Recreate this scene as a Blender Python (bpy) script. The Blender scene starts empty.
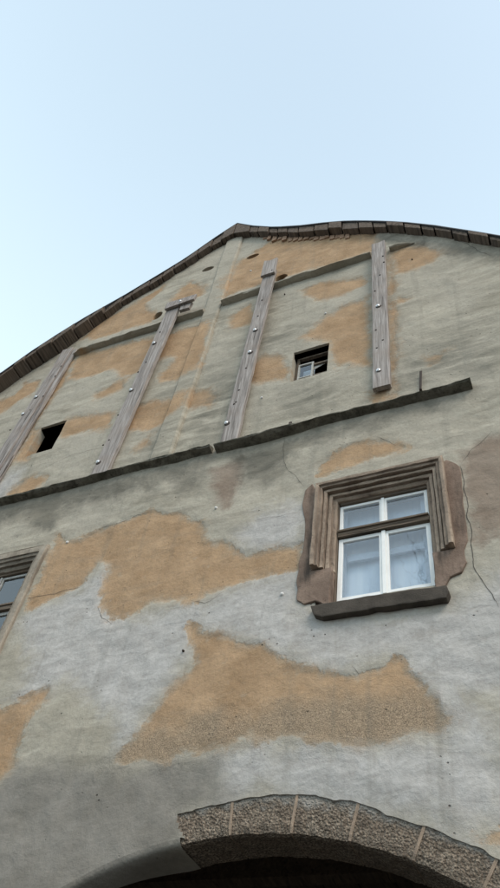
import bpy, bmesh, math, random
import numpy as np
from mathutils import Matrix, Vector
random.seed(7)
rng = np.random.default_rng(11)

# ------------------------------------------------------------------ camera
D = 5.6            # metres from the camera to the gable wall (plane y = 0)
EYE = 1.6
FPX, TILT, ROLL, YAW = 733.36, math.radians(51.176), math.radians(11.331), math.radians(-31.400)
def cam_axes():
    cy, sy, ct, st = math.cos(YAW), math.sin(YAW), math.cos(TILT), math.sin(TILT)
    f = np.array([sy*ct, cy*ct, st]); r0 = np.array([cy, -sy, 0.0]); u0 = np.cross(r0, f)
    return math.cos(ROLL)*r0 + math.sin(ROLL)*u0, -math.sin(ROLL)*r0 + math.cos(ROLL)*u0, f
CR, CU, CF = cam_axes()
scene = bpy.context.scene
COL = scene.collection
cd = bpy.data.cameras.new('camera'); cam = bpy.data.objects.new('camera', cd); COL.objects.link(cam)
cam.matrix_world = Matrix(((CR[0], CU[0], -CF[0], 0), (CR[1], CU[1], -CF[1], -D), (CR[2], CU[2], -CF[2], EYE), (0, 0, 0, 1)))
cd.sensor_fit = 'VERTICAL'; cd.sensor_height = 24; cd.lens = 24*FPX/888
cd.clip_start = .05; cd.clip_end = 2000
scene.camera = cam

# ------------------------------------------------------------------ sky, sun, exposure
SUN_EL, SUN_AZ = math.radians(46), math.radians(128)     # azimuth clockwise from +Y
world = bpy.data.worlds.new('World'); scene.world = world; world.use_nodes = True
wt = world.node_tree; wt.nodes.clear()
wo = wt.nodes.new('ShaderNodeOutputWorld'); bg = wt.nodes.new('ShaderNodeBackground'); sk = wt.nodes.new('ShaderNodeTexSky')
sk.sky_type = 'NISHITA'; sk.sun_disc = False; sk.sun_elevation = SUN_EL; sk.sun_rotation = SUN_AZ
sk.air_density = 1.0; sk.dust_density = 3.5; sk.ozone_density = 1.0; sk.altitude = 200
hz = wt.nodes.new('ShaderNodeMix'); hz.data_type = 'RGBA'; hz.inputs[0].default_value = .5
hz.inputs[7].default_value = (6.6, 8.15, 8.9, 1)          # thin high cloud veil
tcw = wt.nodes.new('ShaderNodeTexCoord'); sxw = wt.nodes.new('ShaderNodeSeparateXYZ'); mrw = wt.nodes.new('ShaderNodeMapRange')   # the veil thickens towards the horizon all round
for i_, v_ in enumerate((1.0, .55, .42, .86)): mrw.inputs[i_+1].default_value = v_
wt.links.new(tcw.outputs['Generated'], sxw.inputs[0]); wt.links.new(sxw.outputs[2], mrw.inputs[0]); wt.links.new(mrw.outputs[0], hz.inputs[0])
wt.links.new(sk.outputs[0], hz.inputs[6]); wt.links.new(hz.outputs[2], bg.inputs[0]); wt.links.new(bg.outputs[0], wo.inputs[0])
bg.inputs[1].default_value = .125
sl = bpy.data.lights.new('sun', 'SUN'); sun = bpy.data.objects.new('sun', sl); COL.objects.link(sun)
sl.energy = 1.5; sl.angle = math.radians(30); sl.color = (1, .87, .74)
sdir = Vector((math.sin(SUN_AZ)*math.cos(SUN_EL), math.cos(SUN_AZ)*math.cos(SUN_EL), math.sin(SUN_EL)))
sun.rotation_euler = (-sdir).to_track_quat('-Z', 'Y').to_euler(); sun.location = (0, -20, 30)
scene.view_settings.view_transform = 'Standard'; scene.view_settings.look = 'None'
scene.view_settings.gamma = 1; scene.view_settings.exposure = .5; scene.view_settings.use_curve_mapping = False
scene.render.engine = 'CYCLES'

# ------------------------------------------------------------------ photo pixel -> point on a plane parallel to the wall
def P(px, py, y=0.0):
    d = CF*FPX + CR*(px-250) - CU*(py-444); t = (D+y)/d[1]
    return d[0]*t, d[2]*t + EYE
def PP(pts, y=0.0): return [P(a, b, y) for a, b in pts]

# ------------------------------------------------------------------ value noise in numpy
_lat = rng.random((256, 256))
def vnoise(x, z, s, o=0):
    x = np.asarray(x)*s + 37.3*o + 500; z = np.asarray(z)*s + 91.7*o + 500
    xi = np.floor(x).astype(int); zi = np.floor(z).astype(int); fx = x-xi; fz = z-zi
    fx = fx*fx*(3-2*fx); fz = fz*fz*(3-2*fz)
    g = lambda a, b: _lat[a % 256, b % 256]
    return (g(xi, zi)*(1-fx)+g(xi+1, zi)*fx)*(1-fz) + (g(xi, zi+1)*(1-fx)+g(xi+1, zi+1)*fx)*fz - .5
def fbm(x, z, s, n=3, o=0):
    return sum(vnoise(x, z, s*2**k, o+k)/2**k for k in range(n))

# ------------------------------------------------------------------ plaster areas traced on the wall (pixels of the photograph)
OCHRE = [
 [(80,340),(88,331),(100,322),(125,309),(150,294),(166,284),(162,291),(146,304),(148,311),(158,313),(152,322),(138,326),(105,337)],
 [(170,302),(180,288),(190,282),(205,286),(207,293),(193,299),(180,304)],
 [(217,286),(224,275),(232,274),(222,299),(216,299)],
 [(76,354),(100,350),(125,343),(160,336),(152,352),(140,371),(127,380),(112,369),(100,373),(80,378),(67,379),(71,366)],
 [(165,334),(213,322),(200,371),(176,380),(158,382),(164,370),(171,363),(175,357),(152,362),(158,349)],
 [(138,404),(170,398),(189,392),(181,405),(178,413),(165,422),(151,430),(149,445),(135,451),(141,441),(150,432),(140,430),(122,432),(118,428),(127,412)],
 [(66,420),(90,415),(114,412),(109,428),(85,433),(60,438),(58,430)],
 [(95,393),(112,385),(127,375),(124,389),(106,397),(94,401)],
 [(-30,420),(0,400),(12,394),(25,382),(41,379),(36,391),(20,400),(5,410),(0,414),(-30,440)],
 [(73,356),(78,356),(62,384),(44,410),(30,432),(12,462),(-20,500),(-20,478),(5,452),(30,415),(52,385)],
 [(24,431),(40,429),(28,460),(8,462),(14,446)],
 [(24,479),(34,475),(49,475),(40,485),(20,496),(3,502),(8,490)],
 [(188,391),(210,388),(219,395),(211,405),(184,409)],
 [(228,280),(240,261),(262,246),(270,240),(290,236),(340,230),(378,230),(374,250),(340,262),(300,273),(275,281),(240,291),(221,300)],
 [(392,251),(400,245),(425,244),(441,250),(436,262),(410,270),(392,276)],
 [(389,260),(394,260),(396,300),(398,397),(390,399)],
 [(392,295),(413,297),(401,303),(392,303)],
 [(425,358),(447,349),(441,362),(430,365)],
 [(299,291),(320,282),(345,280),(366,276),(369,282),(350,292),(330,299),(315,302)],
 [(300,338),(320,322),(340,308),(369,297),(371,366),(350,363),(335,369),(331,350),(328,342),(310,340)],
 [(247,372),(262,355),(285,357),(291,371),(285,379),(262,383),(246,383)],
 [(229,317),(250,304),(256,310),(250,323),(230,329)],
 [(366,394),(395,384),(397,399),(369,406)],
 [(57,532),(70,543),(90,533),(125,520),(150,512),(170,513),(185,515),(203,520),(205,535),(203,541),(215,543),(230,545),(243,552),(262,550),(278,547),(302,544),(302,572),(278,573),(258,577),(230,587),(215,593),(203,600),(190,602),(160,600),(150,603),(140,612),(125,618),(112,623),(103,615),(98,605),(100,590),(108,565),(98,562),(90,575),(80,588),(65,594),(50,602),(25,613),(27,600),(45,565)],
 [(186,631),(190,620),(195,622),(203,632),(218,635),(240,640),(265,645),(275,652),(285,660),(310,668),(335,672),(355,674),(375,668),(385,662),(397,654),(402,658),(408,672),(418,680),(425,688),(432,695),(440,710),(447,720),(440,728),(415,733),(390,742),(375,745),(350,742),(330,745),(310,742),(290,738),(270,740),(250,740),(230,747),(200,754),(165,759),(130,766),(116,762),(130,745),(140,730),(150,712),(165,695),(180,680),(193,665),(196,652),(188,646)],
 [(317,480),(319,463),(335,452),(350,445),(372,441),(395,440),(409,449),(370,460)],
 [(-40,735),(0,711),(20,702),(48,688),(40,707),(25,735),(10,768),(0,780),(-40,810)],
 [(473,831),(505,822),(505,846),(490,841)],
]
ROUGH = [   # coarse, gravelly plaster left in the lower part of the ochre field
 [(100,770),(130,742),(150,728),(200,718),(250,712),(300,700),(350,694),(425,694),(450,720),(440,732),(390,745),(330,748),(250,743),(165,762)],
]
BLUE = [    # smooth bluish repair render
 [(20,622),(60,598),(100,572),(110,560),(114,600),(130,620),(205,602),(260,578),(303,560),(303,606),(320,622),(450,602),(500,572),(540,580),(540,720),(500,690),(450,722),(425,690),(397,652),(340,672),(280,656),(200,627),(192,650),(160,700),(125,742),(112,728),(100,700),(70,680),(45,690),(20,700),(30,660)],
 [(242,535),(255,515),(290,503),(304,505),(304,546),(270,549),(243,552)],
 [(218,800),(216,760),(250,746),(300,742),(350,746),(440,735),(470,700),(505,735),(505,822),(470,830),(440,826),(400,814),(340,806),(292,800),(250,792)],
 [(0,474),(20,470),(16,486),(5,500),(-15,506)],
]
BROWN = [
 [(463,452),(480,440),(530,428),(530,530),(492,536),(480,545),(471,520),(466,485)],
 [(212,470),(245,455),(240,480),(228,510),(214,500)],
]
DARK = [
 [(-60,800),(0,782),(15,768),(60,764),(95,770),(120,767),(165,760),(216,757),(222,785),(232,800),(185,815),(182,850),(110,895),(-60,940)],
]
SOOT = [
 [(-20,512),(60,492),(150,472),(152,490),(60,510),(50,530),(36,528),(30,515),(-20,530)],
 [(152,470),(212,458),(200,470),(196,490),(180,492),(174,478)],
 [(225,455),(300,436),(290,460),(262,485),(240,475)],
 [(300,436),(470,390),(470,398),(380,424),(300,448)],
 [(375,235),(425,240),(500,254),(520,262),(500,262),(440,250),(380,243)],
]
GRIME = [
 [(285,392),(325,384),(330,398),(300,410),(282,405)],
 [(190,420),(205,385),(235,350),(240,385),(215,440),(180,452)],
 [(395,360),(430,345),(470,318),(500,330),(500,372),(440,378),(398,392)],
 [(256,342),(290,322),(300,330),(290,352),(262,356)],
 [(130,470),(150,440),(170,430),(166,455)],
]
XG = np.arange(-12.2, 2.81, .05); ZG = np.arange(-.1, 20.0, .05)
GX, GZ = np.meshgrid(XG, ZG)
def sdf(polys):
    """signed distance in metres, positive inside"""
    best = np.full(GX.shape, 9.0); inside = np.zeros(GX.shape, bool)
    for poly in polys:
        w = PP(poly); ins = np.zeros(GX.shape, bool)
        for (ax, az), (bx, bz) in zip(w, w[1:]+w[:1]):
            ex, ez = bx-ax, bz-az; L = ex*ex+ez*ez+1e-12
            t = np.clip(((GX-ax)*ex+(GZ-az)*ez)/L, 0, 1)
            best = np.minimum(best, np.hypot(GX-ax-t*ex, GZ-az-t*ez))
            if abs(ez) > 1e-9:
                c = ((az > GZ) != (bz > GZ)) & (GX < ex*(GZ-az)/ez+ax); ins ^= c
        inside |= ins
    return np.where(inside, best, -best)
FIELDS = {n: sdf(p) for n, p in dict(ochre=OCHRE, rough=ROUGH, blue=BLUE, brown=BROWN, dark=DARK, soot=SOOT, grime=GRIME).items()}
def sample(n, x, z):
    f = FIELDS[n]
    u = np.clip((np.asarray(x)-XG[0])/.05, 0, len(XG)-1.001); v = np.clip((np.asarray(z)-ZG[0])/.05, 0, len(ZG)-1.001)
    i = u.astype(int); j = v.astype(int); fu = u-i; fv = v-j
    return (f[j, i]*(1-fu)+f[j, i+1]*fu)*(1-fv) + (f[j+1, i]*(1-fu)+f[j+1, i+1]*fu)*fv
def wall_y(x, z):
    """relief of the plaster: waves, patches standing a centimetre proud"""
    x = np.asarray(x, float); z = np.asarray(z, float)
    o = sample('ochre', x, z) + .10*fbm(x, z, 3.0, 3, 5)
    s = np.clip(o/.05+.5, 0, 1); s = s*s*(3-2*s)
    return .030*fbm(x, z, .7, 3, 1) + .012*fbm(x*1.3+z*.5, z*1.6-x*.4, 3.2, 3, 2) + .006*vnoise(x, z, 14, 9) + .011*s

# ------------------------------------------------------------------ helpers
def mesh_obj(name, v, f, mat=None, parent=None, smooth=False, loc=None):
    me = bpy.data.meshes.new(name); me.from_pydata([tuple(a) for a in v], [], f); me.update()
    if smooth: me.polygons.foreach_set('use_smooth', [True]*len(me.polygons))
    return link(name, me, mat, parent, loc)
def link(name, me, mat=None, parent=None, loc=None):
    o = bpy.data.objects.new(name, me); COL.objects.link(o)
    if mat is not None and not me.materials: me.materials.append(mat)
    if loc is not None: o.location = loc
    if parent is not None: o.parent = parent
    if parent is HOUSE and HOUSE is not None: o.matrix_parent_inverse = Matrix.Translation(-HOUSE.location)
    return o
HOUSE = None
def box_vf(x0, x1, y0, y1, z0, z1):
    return ([(x0,y0,z0),(x1,y0,z0),(x1,y1,z0),(x0,y1,z0),(x0,y0,z1),(x1,y0,z1),(x1,y1,z1),(x0,y1,z1)],
            [(0,3,2,1),(4,5,6,7),(0,1,5,4),(1,2,6,5),(2,3,7,6),(3,0,4,7)])
class MB:
    def __init__(s): s.v = []; s.f = []
    def add(s, v, f):
        n = len(s.v); s.v += [tuple(a) for a in v]; s.f += [tuple(i+n for i in q) for q in f]; return s
    def box(s, *a): return s.add(*box_vf(*a))
    def prism(s, poly, y0, y1):
        """polygon given in (x, z), front at y0"""
        n = len(poly); v = [(x, y0, z) for x, z in poly]+[(x, y1, z) for x, z in poly]
        return s.add(v, [tuple(range(n))]+[tuple(range(2*n-1, n-1, -1))]+[(i, i+n, (i+1) % n+n, (i+1) % n) for i in range(n)])
    def build(s, name, mat, parent=None, bevel=0, seg=2, jitter=0, smooth=False, loc=None, sub=0):
        bm = bmesh.new(); vs = [bm.verts.new(a) for a in s.v]
        for q in s.f:
            try: bm.faces.new([vs[i] for i in q])
            except ValueError: pass
        bmesh.ops.recalc_face_normals(bm, faces=bm.faces)
        if sub:
            for _ in range(8):
                es = [e for e in bm.edges if e.calc_length() > sub]
                if not es: break
                bmesh.ops.subdivide_edges(bm, edges=es, cuts=1, use_grid_fill=True)
            bmesh.ops.triangulate(bm, faces=[f for f in bm.faces if len(f.verts) > 4])
        if bevel: bmesh.ops.bevel(bm, geom=[e for e in bm.edges if e.calc_face_angle(0) > .6], offset=bevel, segments=seg, profile=.6, affect='EDGES')
        if jitter:
            for v in bm.verts:
                c = v.co; v.co = c + Vector((vnoise(c.y*3+c.z, c.x+c.z*2, 6, 1), vnoise(c.x+c.z, c.z*2-c.y, 6, 2), vnoise(c.x*2, c.z+c.y*3, 6, 3)))*jitter*2
        me = bpy.data.meshes.new(name); bm.to_mesh(me); bm.free()
        if smooth: me.polygons.foreach_set('use_smooth', [True]*len(me.polygons))
        return link(name, me, mat, parent, loc)
def paint(o):
    """store the plaster areas on a mesh of the wall, so the material knows which render lies where"""
    me = o.data; n = len(me.vertices); co = np.empty(n*3); me.vertices.foreach_get('co', co); co = co.reshape(-1, 3)
    for k in FIELDS:
        a = me.attributes.new(k, 'FLOAT', 'POINT'); a.data.foreach_set('value', sample(k, co[:, 0], co[:, 2]).astype(np.float32))
    return o

# ------------------------------------------------------------------ materials
class NT:
    def __init__(s, name, rough=.9, spec=.2):
        s.m = bpy.data.materials.new(name); s.m.use_nodes = True; s.t = s.m.node_tree; s.b = s.t.nodes['Principled BSDF']
        s.b.inputs['Roughness'].default_value = rough; s.b.inputs['Specular IOR Level'].default_value = spec
        s.tc = s.t.nodes.new('ShaderNodeTexCoord')
    def n(s, ty, **k):
        q = s.t.nodes.new('ShaderNode'+ty)
        for a, b in k.items(): setattr(q, a, b)
        return q
    def l(s, a, b): s.t.links.new(a, b)
    def put(s, inp, v):
        if hasattr(v, 'is_linked') or isinstance(v, bpy.types.NodeSocket): s.l(v, inp)
        else: inp.default_value = v
    def math(s, op, a, b=0.0, c=0.0, clamp=False):
        q = s.n('Math', operation=op, use_clamp=clamp); s.put(q.inputs[0], a); s.put(q.inputs[1], b)
        if op in ('MULTIPLY_ADD',): s.put(q.inputs[2], c)
        return q.outputs[0]
    def mapr(s, v, a, b, c=0.0, d=1.0, smooth=False):
        q = s.n('MapRange', interpolation_type='SMOOTHSTEP' if smooth else 'LINEAR'); s.put(q.inputs[0], v)
        for i, x in enumerate((a, b, c, d)): s.put(q.inputs[i+1], x)
        return q.outputs[0]
    def noise(s, scale, detail=4, rough=.55, vec=None, dist=0.0, rot=None, stretch=None):
        q = s.n('TexNoise'); q.inputs['Scale'].default_value = scale; q.inputs['Detail'].default_value = detail
        q.inputs['Roughness'].default_value = rough; q.inputs['Distortion'].default_value = dist
        v = vec or s.tc.outputs['Object']
        if rot or stretch:
            m = s.n('Mapping'); s.l(v, m.inputs[0])
            if rot: m.inputs['Rotation'].default_value = rot
            if stretch: m.inputs['Scale'].default_value = stretch
            v = m.outputs[0]
        s.l(v, q.inputs['Vector']); return q.outputs['Fac']
    def mix(s, f, a, b, mode='MIX'):
        q = s.n('Mix', data_type='RGBA', blend_type=mode); s.put(q.inputs[0], f)
        for i, x in ((6, a), (7, b)): s.put(q.inputs[i], (*x, 1) if isinstance(x, tuple) and len(x) == 3 else x)
        return q.outputs[2]
    def attr(s, name):
        q = s.n('Attribute', attribute_name=name); return q.outputs['Fac']
    def bump(s, h, dist=.01, strength=1.0, normal=None):
        q = s.n('Bump'); q.inputs['Strength'].default_value = strength; q.inputs['Distance'].default_value = dist; s.l(h, q.inputs['Height'])
        if normal is not None: s.l(normal, q.inputs['Normal'])
        return q.outputs[0]
    def done(s, col, normal=None, rough=None):
        s.put(s.b.inputs['Base Color'], (*col, 1) if isinstance(col, tuple) and len(col) == 3 else col)
        if normal is not None: s.l(normal, s.b.inputs['Normal'])
        if rough is not None: s.put(s.b.inputs['Roughness'], rough)
        return s.m

def plaster_material():
    s = NT('weathered plaster', .93, .15)
    big = s.noise(.55, 4, .6); mid = s.noise(2.2, 6, .62); fine = s.noise(24, 5, .65); grit = s.noise(100, 4, .7)
    smear = s.noise(1.0, 6, .62, rot=(0, math.radians(28), 0), stretch=(1.1, 1, 4.2), dist=.6)
    trowel = s.noise(3.2, 4, .55, rot=(0, math.radians(33), 0), stretch=(1, 1, 2.2), dist=1.2)
    edge_n = s.math('ADD', s.math('MULTIPLY', s.math('SUBTRACT', s.noise(2.6, 6, .62, dist=.5), .5), .42),
                    s.math('MULTIPLY', s.math('SUBTRACT', s.noise(16, 4, .65), .5), .12))
    def mask(name, soft, amp=1.0, off=0.0):
        v = s.math('ADD', s.math('MULTIPLY', edge_n, amp), s.attr(name)); v = s.math('ADD', v, off)
        return s.mapr(v, -soft, soft, smooth=True)
    mo_h = mask('ochre', .028); mo_soft = mask('ochre', .13)
    sepz = s.n('SeparateXYZ'); s.l(s.tc.outputs['Object'], sepz.inputs[0])
    softness = s.math('ADD', s.mapr(s.noise(1.3, 3), .42, .60, 0, .75), s.mapr(sepz.outputs[2], 9.5, 10.2, 0, .45), clamp=True)
    qm = s.n('Mix', data_type='FLOAT'); s.l(softness, qm.inputs[0]); s.l(mo_h, qm.inputs[2]); s.l(mo_soft, qm.inputs[3]); mo = qm.outputs[0]
    mb = mask('blue', .22, 1.6); mr = mask('rough', .16, 1.3)
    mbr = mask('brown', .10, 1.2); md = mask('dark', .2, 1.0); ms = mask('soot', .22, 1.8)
    # grey renders
    g = s.mix(s.mapr(smear, .36, .66), (.275, .248, .196), (.51, .465, .38))
    g = s.mix(s.mapr(big, .38, .64), g, (.43, .392, .325))
    g = s.mix(s.mapr(mid, .55, .78, 0, .55), g, (.22, .21, .175))
    bl = s.mix(s.mapr(trowel, .34, .68), (.405, .385, .365), (.53, .508, .485))
    bl = s.mix(s.mapr(mid, .56, .74, 0, .5), bl, (.33, .305, .275))
    g = s.mix(mb, g, bl)
    dk = s.mix(s.mapr(mid, .35, .68), (.205, .188, .163), (.268, .248, .22))
    g = s.mix(md, g, dk)
    br = s.mix(s.mapr(mid, .35, .7), (.23, .175, .135), (.34, .275, .22)); g = s.mix(mbr, g, br)
    # ochre coat
    oc = s.mix(s.mapr(mid, .34, .68), (.36, .232, .132), (.52, .352, .215))
    oc = s.mix(s.mapr(smear, .52, .74, 0, .6), oc, (.31, .235, .165))
    oc = s.mix(s.mapr(s.noise(7, 5, .6), .62, .78, 0, .55), oc, (.40, .36, .29))
    ro = s.mix(s.mapr(grit, .40, .62), (.22, .16, .108), (.60, .45, .31)); ro = s.mix(s.mapr(mid, .35, .7, 0, .5), ro, (.43, .325, .22))
    oc = s.mix(mr, oc, ro)
    # where the coats thin out near their edge the grey shows through
    thin = s.math('MULTIPLY', s.mapr(s.noise(9, 5, .65), .50, .62), s.math('SUBTRACT', 1.0, mo_soft), clamp=True)
    mo2 = s.math('SUBTRACT', mo, s.math('MULTIPLY', thin, .8), clamp=True)
    c = s.mix(mo2, g, oc)
    # pale rim of broken render, soot, rain streaks, pits
    rim = s.math('MULTIPLY', mo, s.math('SUBTRACT', 1.0, mask('ochre', .03, 1.0, -.05)), clamp=True)
    c = s.mix(s.math('MULTIPLY', rim, .35), c, (.36, .31, .24))
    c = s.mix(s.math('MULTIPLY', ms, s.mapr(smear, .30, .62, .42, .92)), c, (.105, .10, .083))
    mg = mask('grime', .35, 2.0); c = s.mix(s.math('MULTIPLY', mg, s.mapr(smear, .36, .62, .75, .12)), c, (.16, .153, .125))
    streak = s.noise(1.6, 5, .6, stretch=(3.2, 1, .22))
    c = s.mix(s.mapr(streak, .55, .75, 0, .38), c, (.17, .165, .14))
    c = s.mix(s.mapr(fine, .30, .72, .26, -.0), c, (.13, .115, .09))
    pit = s.n('TexVoronoi'); pit.inputs['Scale'].default_value = 11; s.l(s.tc.outputs['Object'], pit.inputs['Vector'])
    pits = s.math('MULTIPLY', s.mapr(pit.outputs['Distance'], .05, .13, 1, 0), s.mapr(s.noise(3.3, 3), .55, .62))
    c = s.mix(s.math('MULTIPLY', pits, .75), c, (.07, .06, .05))
    # relief
    rough_amt = s.math('ADD', s.math('MULTIPLY', mo2, .55), s.math('MULTIPLY', mr, 1.6))
    h = s.math('MULTIPLY', grit, s.math('MULTIPLY_ADD', rough_amt, .42, .16))
    h = s.math('ADD', h, s.math('MULTIPLY', fine, s.math('MULTIPLY_ADD', rough_amt, .45, .52)))
    h = s.math('ADD', h, s.math('MULTIPLY', trowel, s.math('MULTIPLY_ADD', mo2, -.2, .40)))
    h = s.math('ADD', h, s.math('MULTIPLY', mid, .5)); h = s.math('SUBTRACT', h, s.math('MULTIPLY', mo, .5)); h = s.math('SUBTRACT', h, pits)
    return s.done(c, s.bump(h, .016, .95), s.mapr(fine, .3, .7, .88, .97))
PLASTER = plaster_material()

def wood_material(name, dark, light, warm, axis='Z', scale=1.0):
    s = NT(name, .85, .2)
    st = {'Z': (1, 1, .05), 'X': (.05, 1, 1), 'Y': (1, .05, 1)}[axis]
    oi = s.n('ObjectInfo'); off = s.n('VectorMath', operation='MULTIPLY_ADD'); s.l(s.tc.outputs['Object'], off.inputs[0]); off.inputs[1].default_value = (1, 1, 1)
    cb = s.n('CombineXYZ'); s.l(s.math('MULTIPLY', oi.outputs['Random'], 40.0), cb.inputs[0]); s.l(s.math('MULTIPLY', oi.outputs['Random'], 23.0), cb.inputs[2]); s.l(cb.outputs[0], off.inputs[2])
    v = off.outputs[0]
    grain = s.noise(34*scale, 5, .65, v, .4, stretch=st); coarse = s.noise(9*scale, 4, .6, v, .8, stretch=st); blot = s.noise(2.4, 5, .6, v)
    c = s.mix(s.mapr(grain, .34, .66), dark, light)
    c = s.mix(s.mapr(coarse, .52, .72, 0, .7), c, tuple(.55*a for a in dark))
    c = s.mix(s.mapr(blot, .48, .72, 0, .6), c, warm)
    c = s.mix(s.math('MULTIPLY', s.math('SUBTRACT', oi.outputs['Random'], .5), .5), c, light)
    crack = s.mapr(s.noise(16*scale, 3, .7, v, .3, stretch=tuple(a*(.5 if a < 1 else 1) for a in st)), .63, .68)
    c = s.mix(s.math('MULTIPLY', crack, .8), c, (.03, .026, .022))
    h = s.math('ADD', grain, s.math('MULTIPLY', coarse, 1.2)); h = s.math('SUBTRACT', h, s.math('MULTIPLY', crack, 1.6))
    return s.done(c, s.bump(h, .006, .9))
WOOD = wood_material('silvered plank wood', (.15, .13, .118), (.43, .39, .365), (.25, .20, .165))
VERGE = wood_material('dark verge boards', (.05, .038, .03), (.17, .13, .10), (.12, .098, .085), 'Y', .6)
BEAM = wood_material('old brown window timber', (.075, .055, .04), (.21, .165, .125), (.15, .13, .11), 'X')
JAMBWOOD = wood_material('old brown jamb timber', (.085, .062, .046), (.22, .175, .135), (.16, .135, .11), 'Z')
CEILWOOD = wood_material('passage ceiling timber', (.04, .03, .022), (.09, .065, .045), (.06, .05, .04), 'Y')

def stone_material(name, a, b, dark, scale=1.0, bump=.008, speck=None, soot=.5):
    s = NT(name, .92, .15)
    mid = s.noise(3*scale, 5, .6); fine = s.noise(26*scale, 5, .65); grit = s.noise(80*scale, 3, .6)
    c = s.mix(s.mapr(mid, .33, .68), a, b)
    c = s.mix(s.mapr(fine, .52, .72, 0, soot), c, dark)
    if speck: c = s.mix(s.mapr(grit, .5, .66), c, speck)
    ge = s.n('NewGeometry'); wear = s.math('MULTIPLY', s.mapr(ge.outputs['Pointiness'], .51, .60), s.mapr(fine, .35, .6, .15, .75)); c = s.mix(wear, c, tuple(min(.6, 1.7*q) for q in b))
    run = s.noise(7*scale, 5, .6, stretch=(1, 1, .2)); c = s.mix(s.mapr(run, .5, .72, 0, soot), c, dark)
    h = s.math('ADD', s.math('MULTIPLY', grit, .5), fine); h = s.math('ADD', h, s.math('MULTIPLY', mid, 1.0))
    return s.done(c, s.bump(h, bump, .9))
SANDSTONE = stone_material('brown sandstone', (.115, .08, .062), (.22, .16, .125), (.05, .04, .033), soot=.9)
MOULDING = stone_material('weathered moulded sandstone', (.17, .125, .095), (.31, .245, .19), (.085, .067, .053), soot=.65)
PALESTONE = stone_material('pale painted window stone', (.20, .165, .13), (.30, .26, .21), (.085, .07, .056), soot=.65)
SILL = stone_material('blackened sill stone', (.038, .033, .028), (.085, .072, .06), (.02, .018, .016))
MORTAR = stone_material('tan joint mortar', (.20, .15, .11), (.29, .22, .165), (.10, .08, .065), soot=.7)
BRICK = stone_material('weathered red brick', (.20, .125, .088), (.29, .19, .13), (.12, .085, .065), soot=.5)
def voussoir_material():
    s = NT('bush hammered stone', .9, .2)
    grit = s.noise(55, 3, .6); fine = s.noise(130, 2, .6); mid = s.noise(3.5, 5, .6)
    vo = s.n('TexVoronoi'); vo.inputs['Scale'].default_value = 48; s.l(s.tc.outputs['Object'], vo.inputs['Vector'])
    c = s.mix(s.mapr(grit, .40, .64), (.07, .054, .04), (.40, .325, .25)); c = s.mix(s.mapr(mid, .4, .72, 0, .55), c, (.165, .115, .08))
    c = s.mix(s.mapr(fine, .55, .75, 0, .6), c, (.46, .42, .36))
    oi = s.n('ObjectInfo'); c = s.mix(s.mapr(oi.outputs['Random'], 0, 1, 0, .45), c, (.16, .125, .095))
    big = s.noise(9, 5, .65); c = s.mix(s.mapr(big, .5, .7, 0, .6), c, (.075, .06, .048))
    xyz = s.n('SeparateXYZ'); s.l(s.tc.outputs['Object'], xyz.inputs[0])
    dx = s.math('SUBTRACT', xyz.outputs[0], -2.7025); dz = s.math('SUBTRACT', xyz.outputs[2], .8496)
    rad = s.math('SUBTRACT', s.math('SQRT', s.math('ADD', s.math('MULTIPLY', dx, dx), s.math('MULTIPLY', dz, dz))), 3.464)
    film = s.math('ADD', rad, s.math('MULTIPLY', s.math('SUBTRACT', s.noise(7, 6, .7), .5), .36)); film = s.mapr(film, .215, .285, 0, .85)
    c = s.mix(film, c, s.mix(s.mapr(mid, .35, .68), (.26, .24, .21), (.38, .355, .32)))
    h = s.math('ADD', grit, s.math('MULTIPLY', vo.outputs['Distance'], -.9)); h = s.math('ADD', h, s.math('MULTIPLY', big, 1.4)); h = s.math('ADD', h, s.math('MULTIPLY', film, .8))
    return s.done(c, s.bump(h, .022, 1.0))
VOUSSOIR = voussoir_material()
def slate_material():
    s = NT('dark slate', .6, .4); n1 = s.noise(5, 5, .6); n2 = s.noise(40, 4, .6)
    c = s.mix(s.mapr(n1, .35, .7), (.035, .038, .045), (.085, .085, .09)); return s.done(c, s.bump(n2, .005, .7))
SLATE = slate_material()
def plain(name, col, rough=.6, metal=0.0, var=.25, scale=20, bump=.002):
    s = NT(name, rough, .4); s.b.inputs['Metallic'].default_value = metal; n = s.noise(scale, 5, .65)
    c = s.mix(s.mapr(n, .4, .75, 0, var*1.6), col, tuple(.5*a for a in col)); return s.done(c, s.bump(n, bump, .6))
WHITE = plain('white window paint', (.85, .85, .83), .4, var=.10, scale=12)
WORNWHITE = plain('flaking grey white paint', (.45, .44, .41), .6, var=.6, scale=26, bump=.004)
IRON = plain('rusty iron', (.05, .037, .03), .75, .3)
ZINC = plain('galvanised bolt', (.75, .76, .77), .35, .6, var=.15)
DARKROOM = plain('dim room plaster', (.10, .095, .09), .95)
CRACK = plain('open crack', (.075, .066, .055), .95)
PIN = plain('white plaster pin', (.75, .74, .72), .5)
def sky_reflection_material():  # reflected sky put into the colour of panels behind the panes
    s = NT('bluish white curtain', .9, .1); n = s.noise(3, 4, .5, stretch=(6, 1, .3))
    return s.done(s.mix(s.mapr(n, .3, .7), (.66, .73, .82), (.78, .82, .86)))
SKYREFLECTION = sky_reflection_material()
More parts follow.
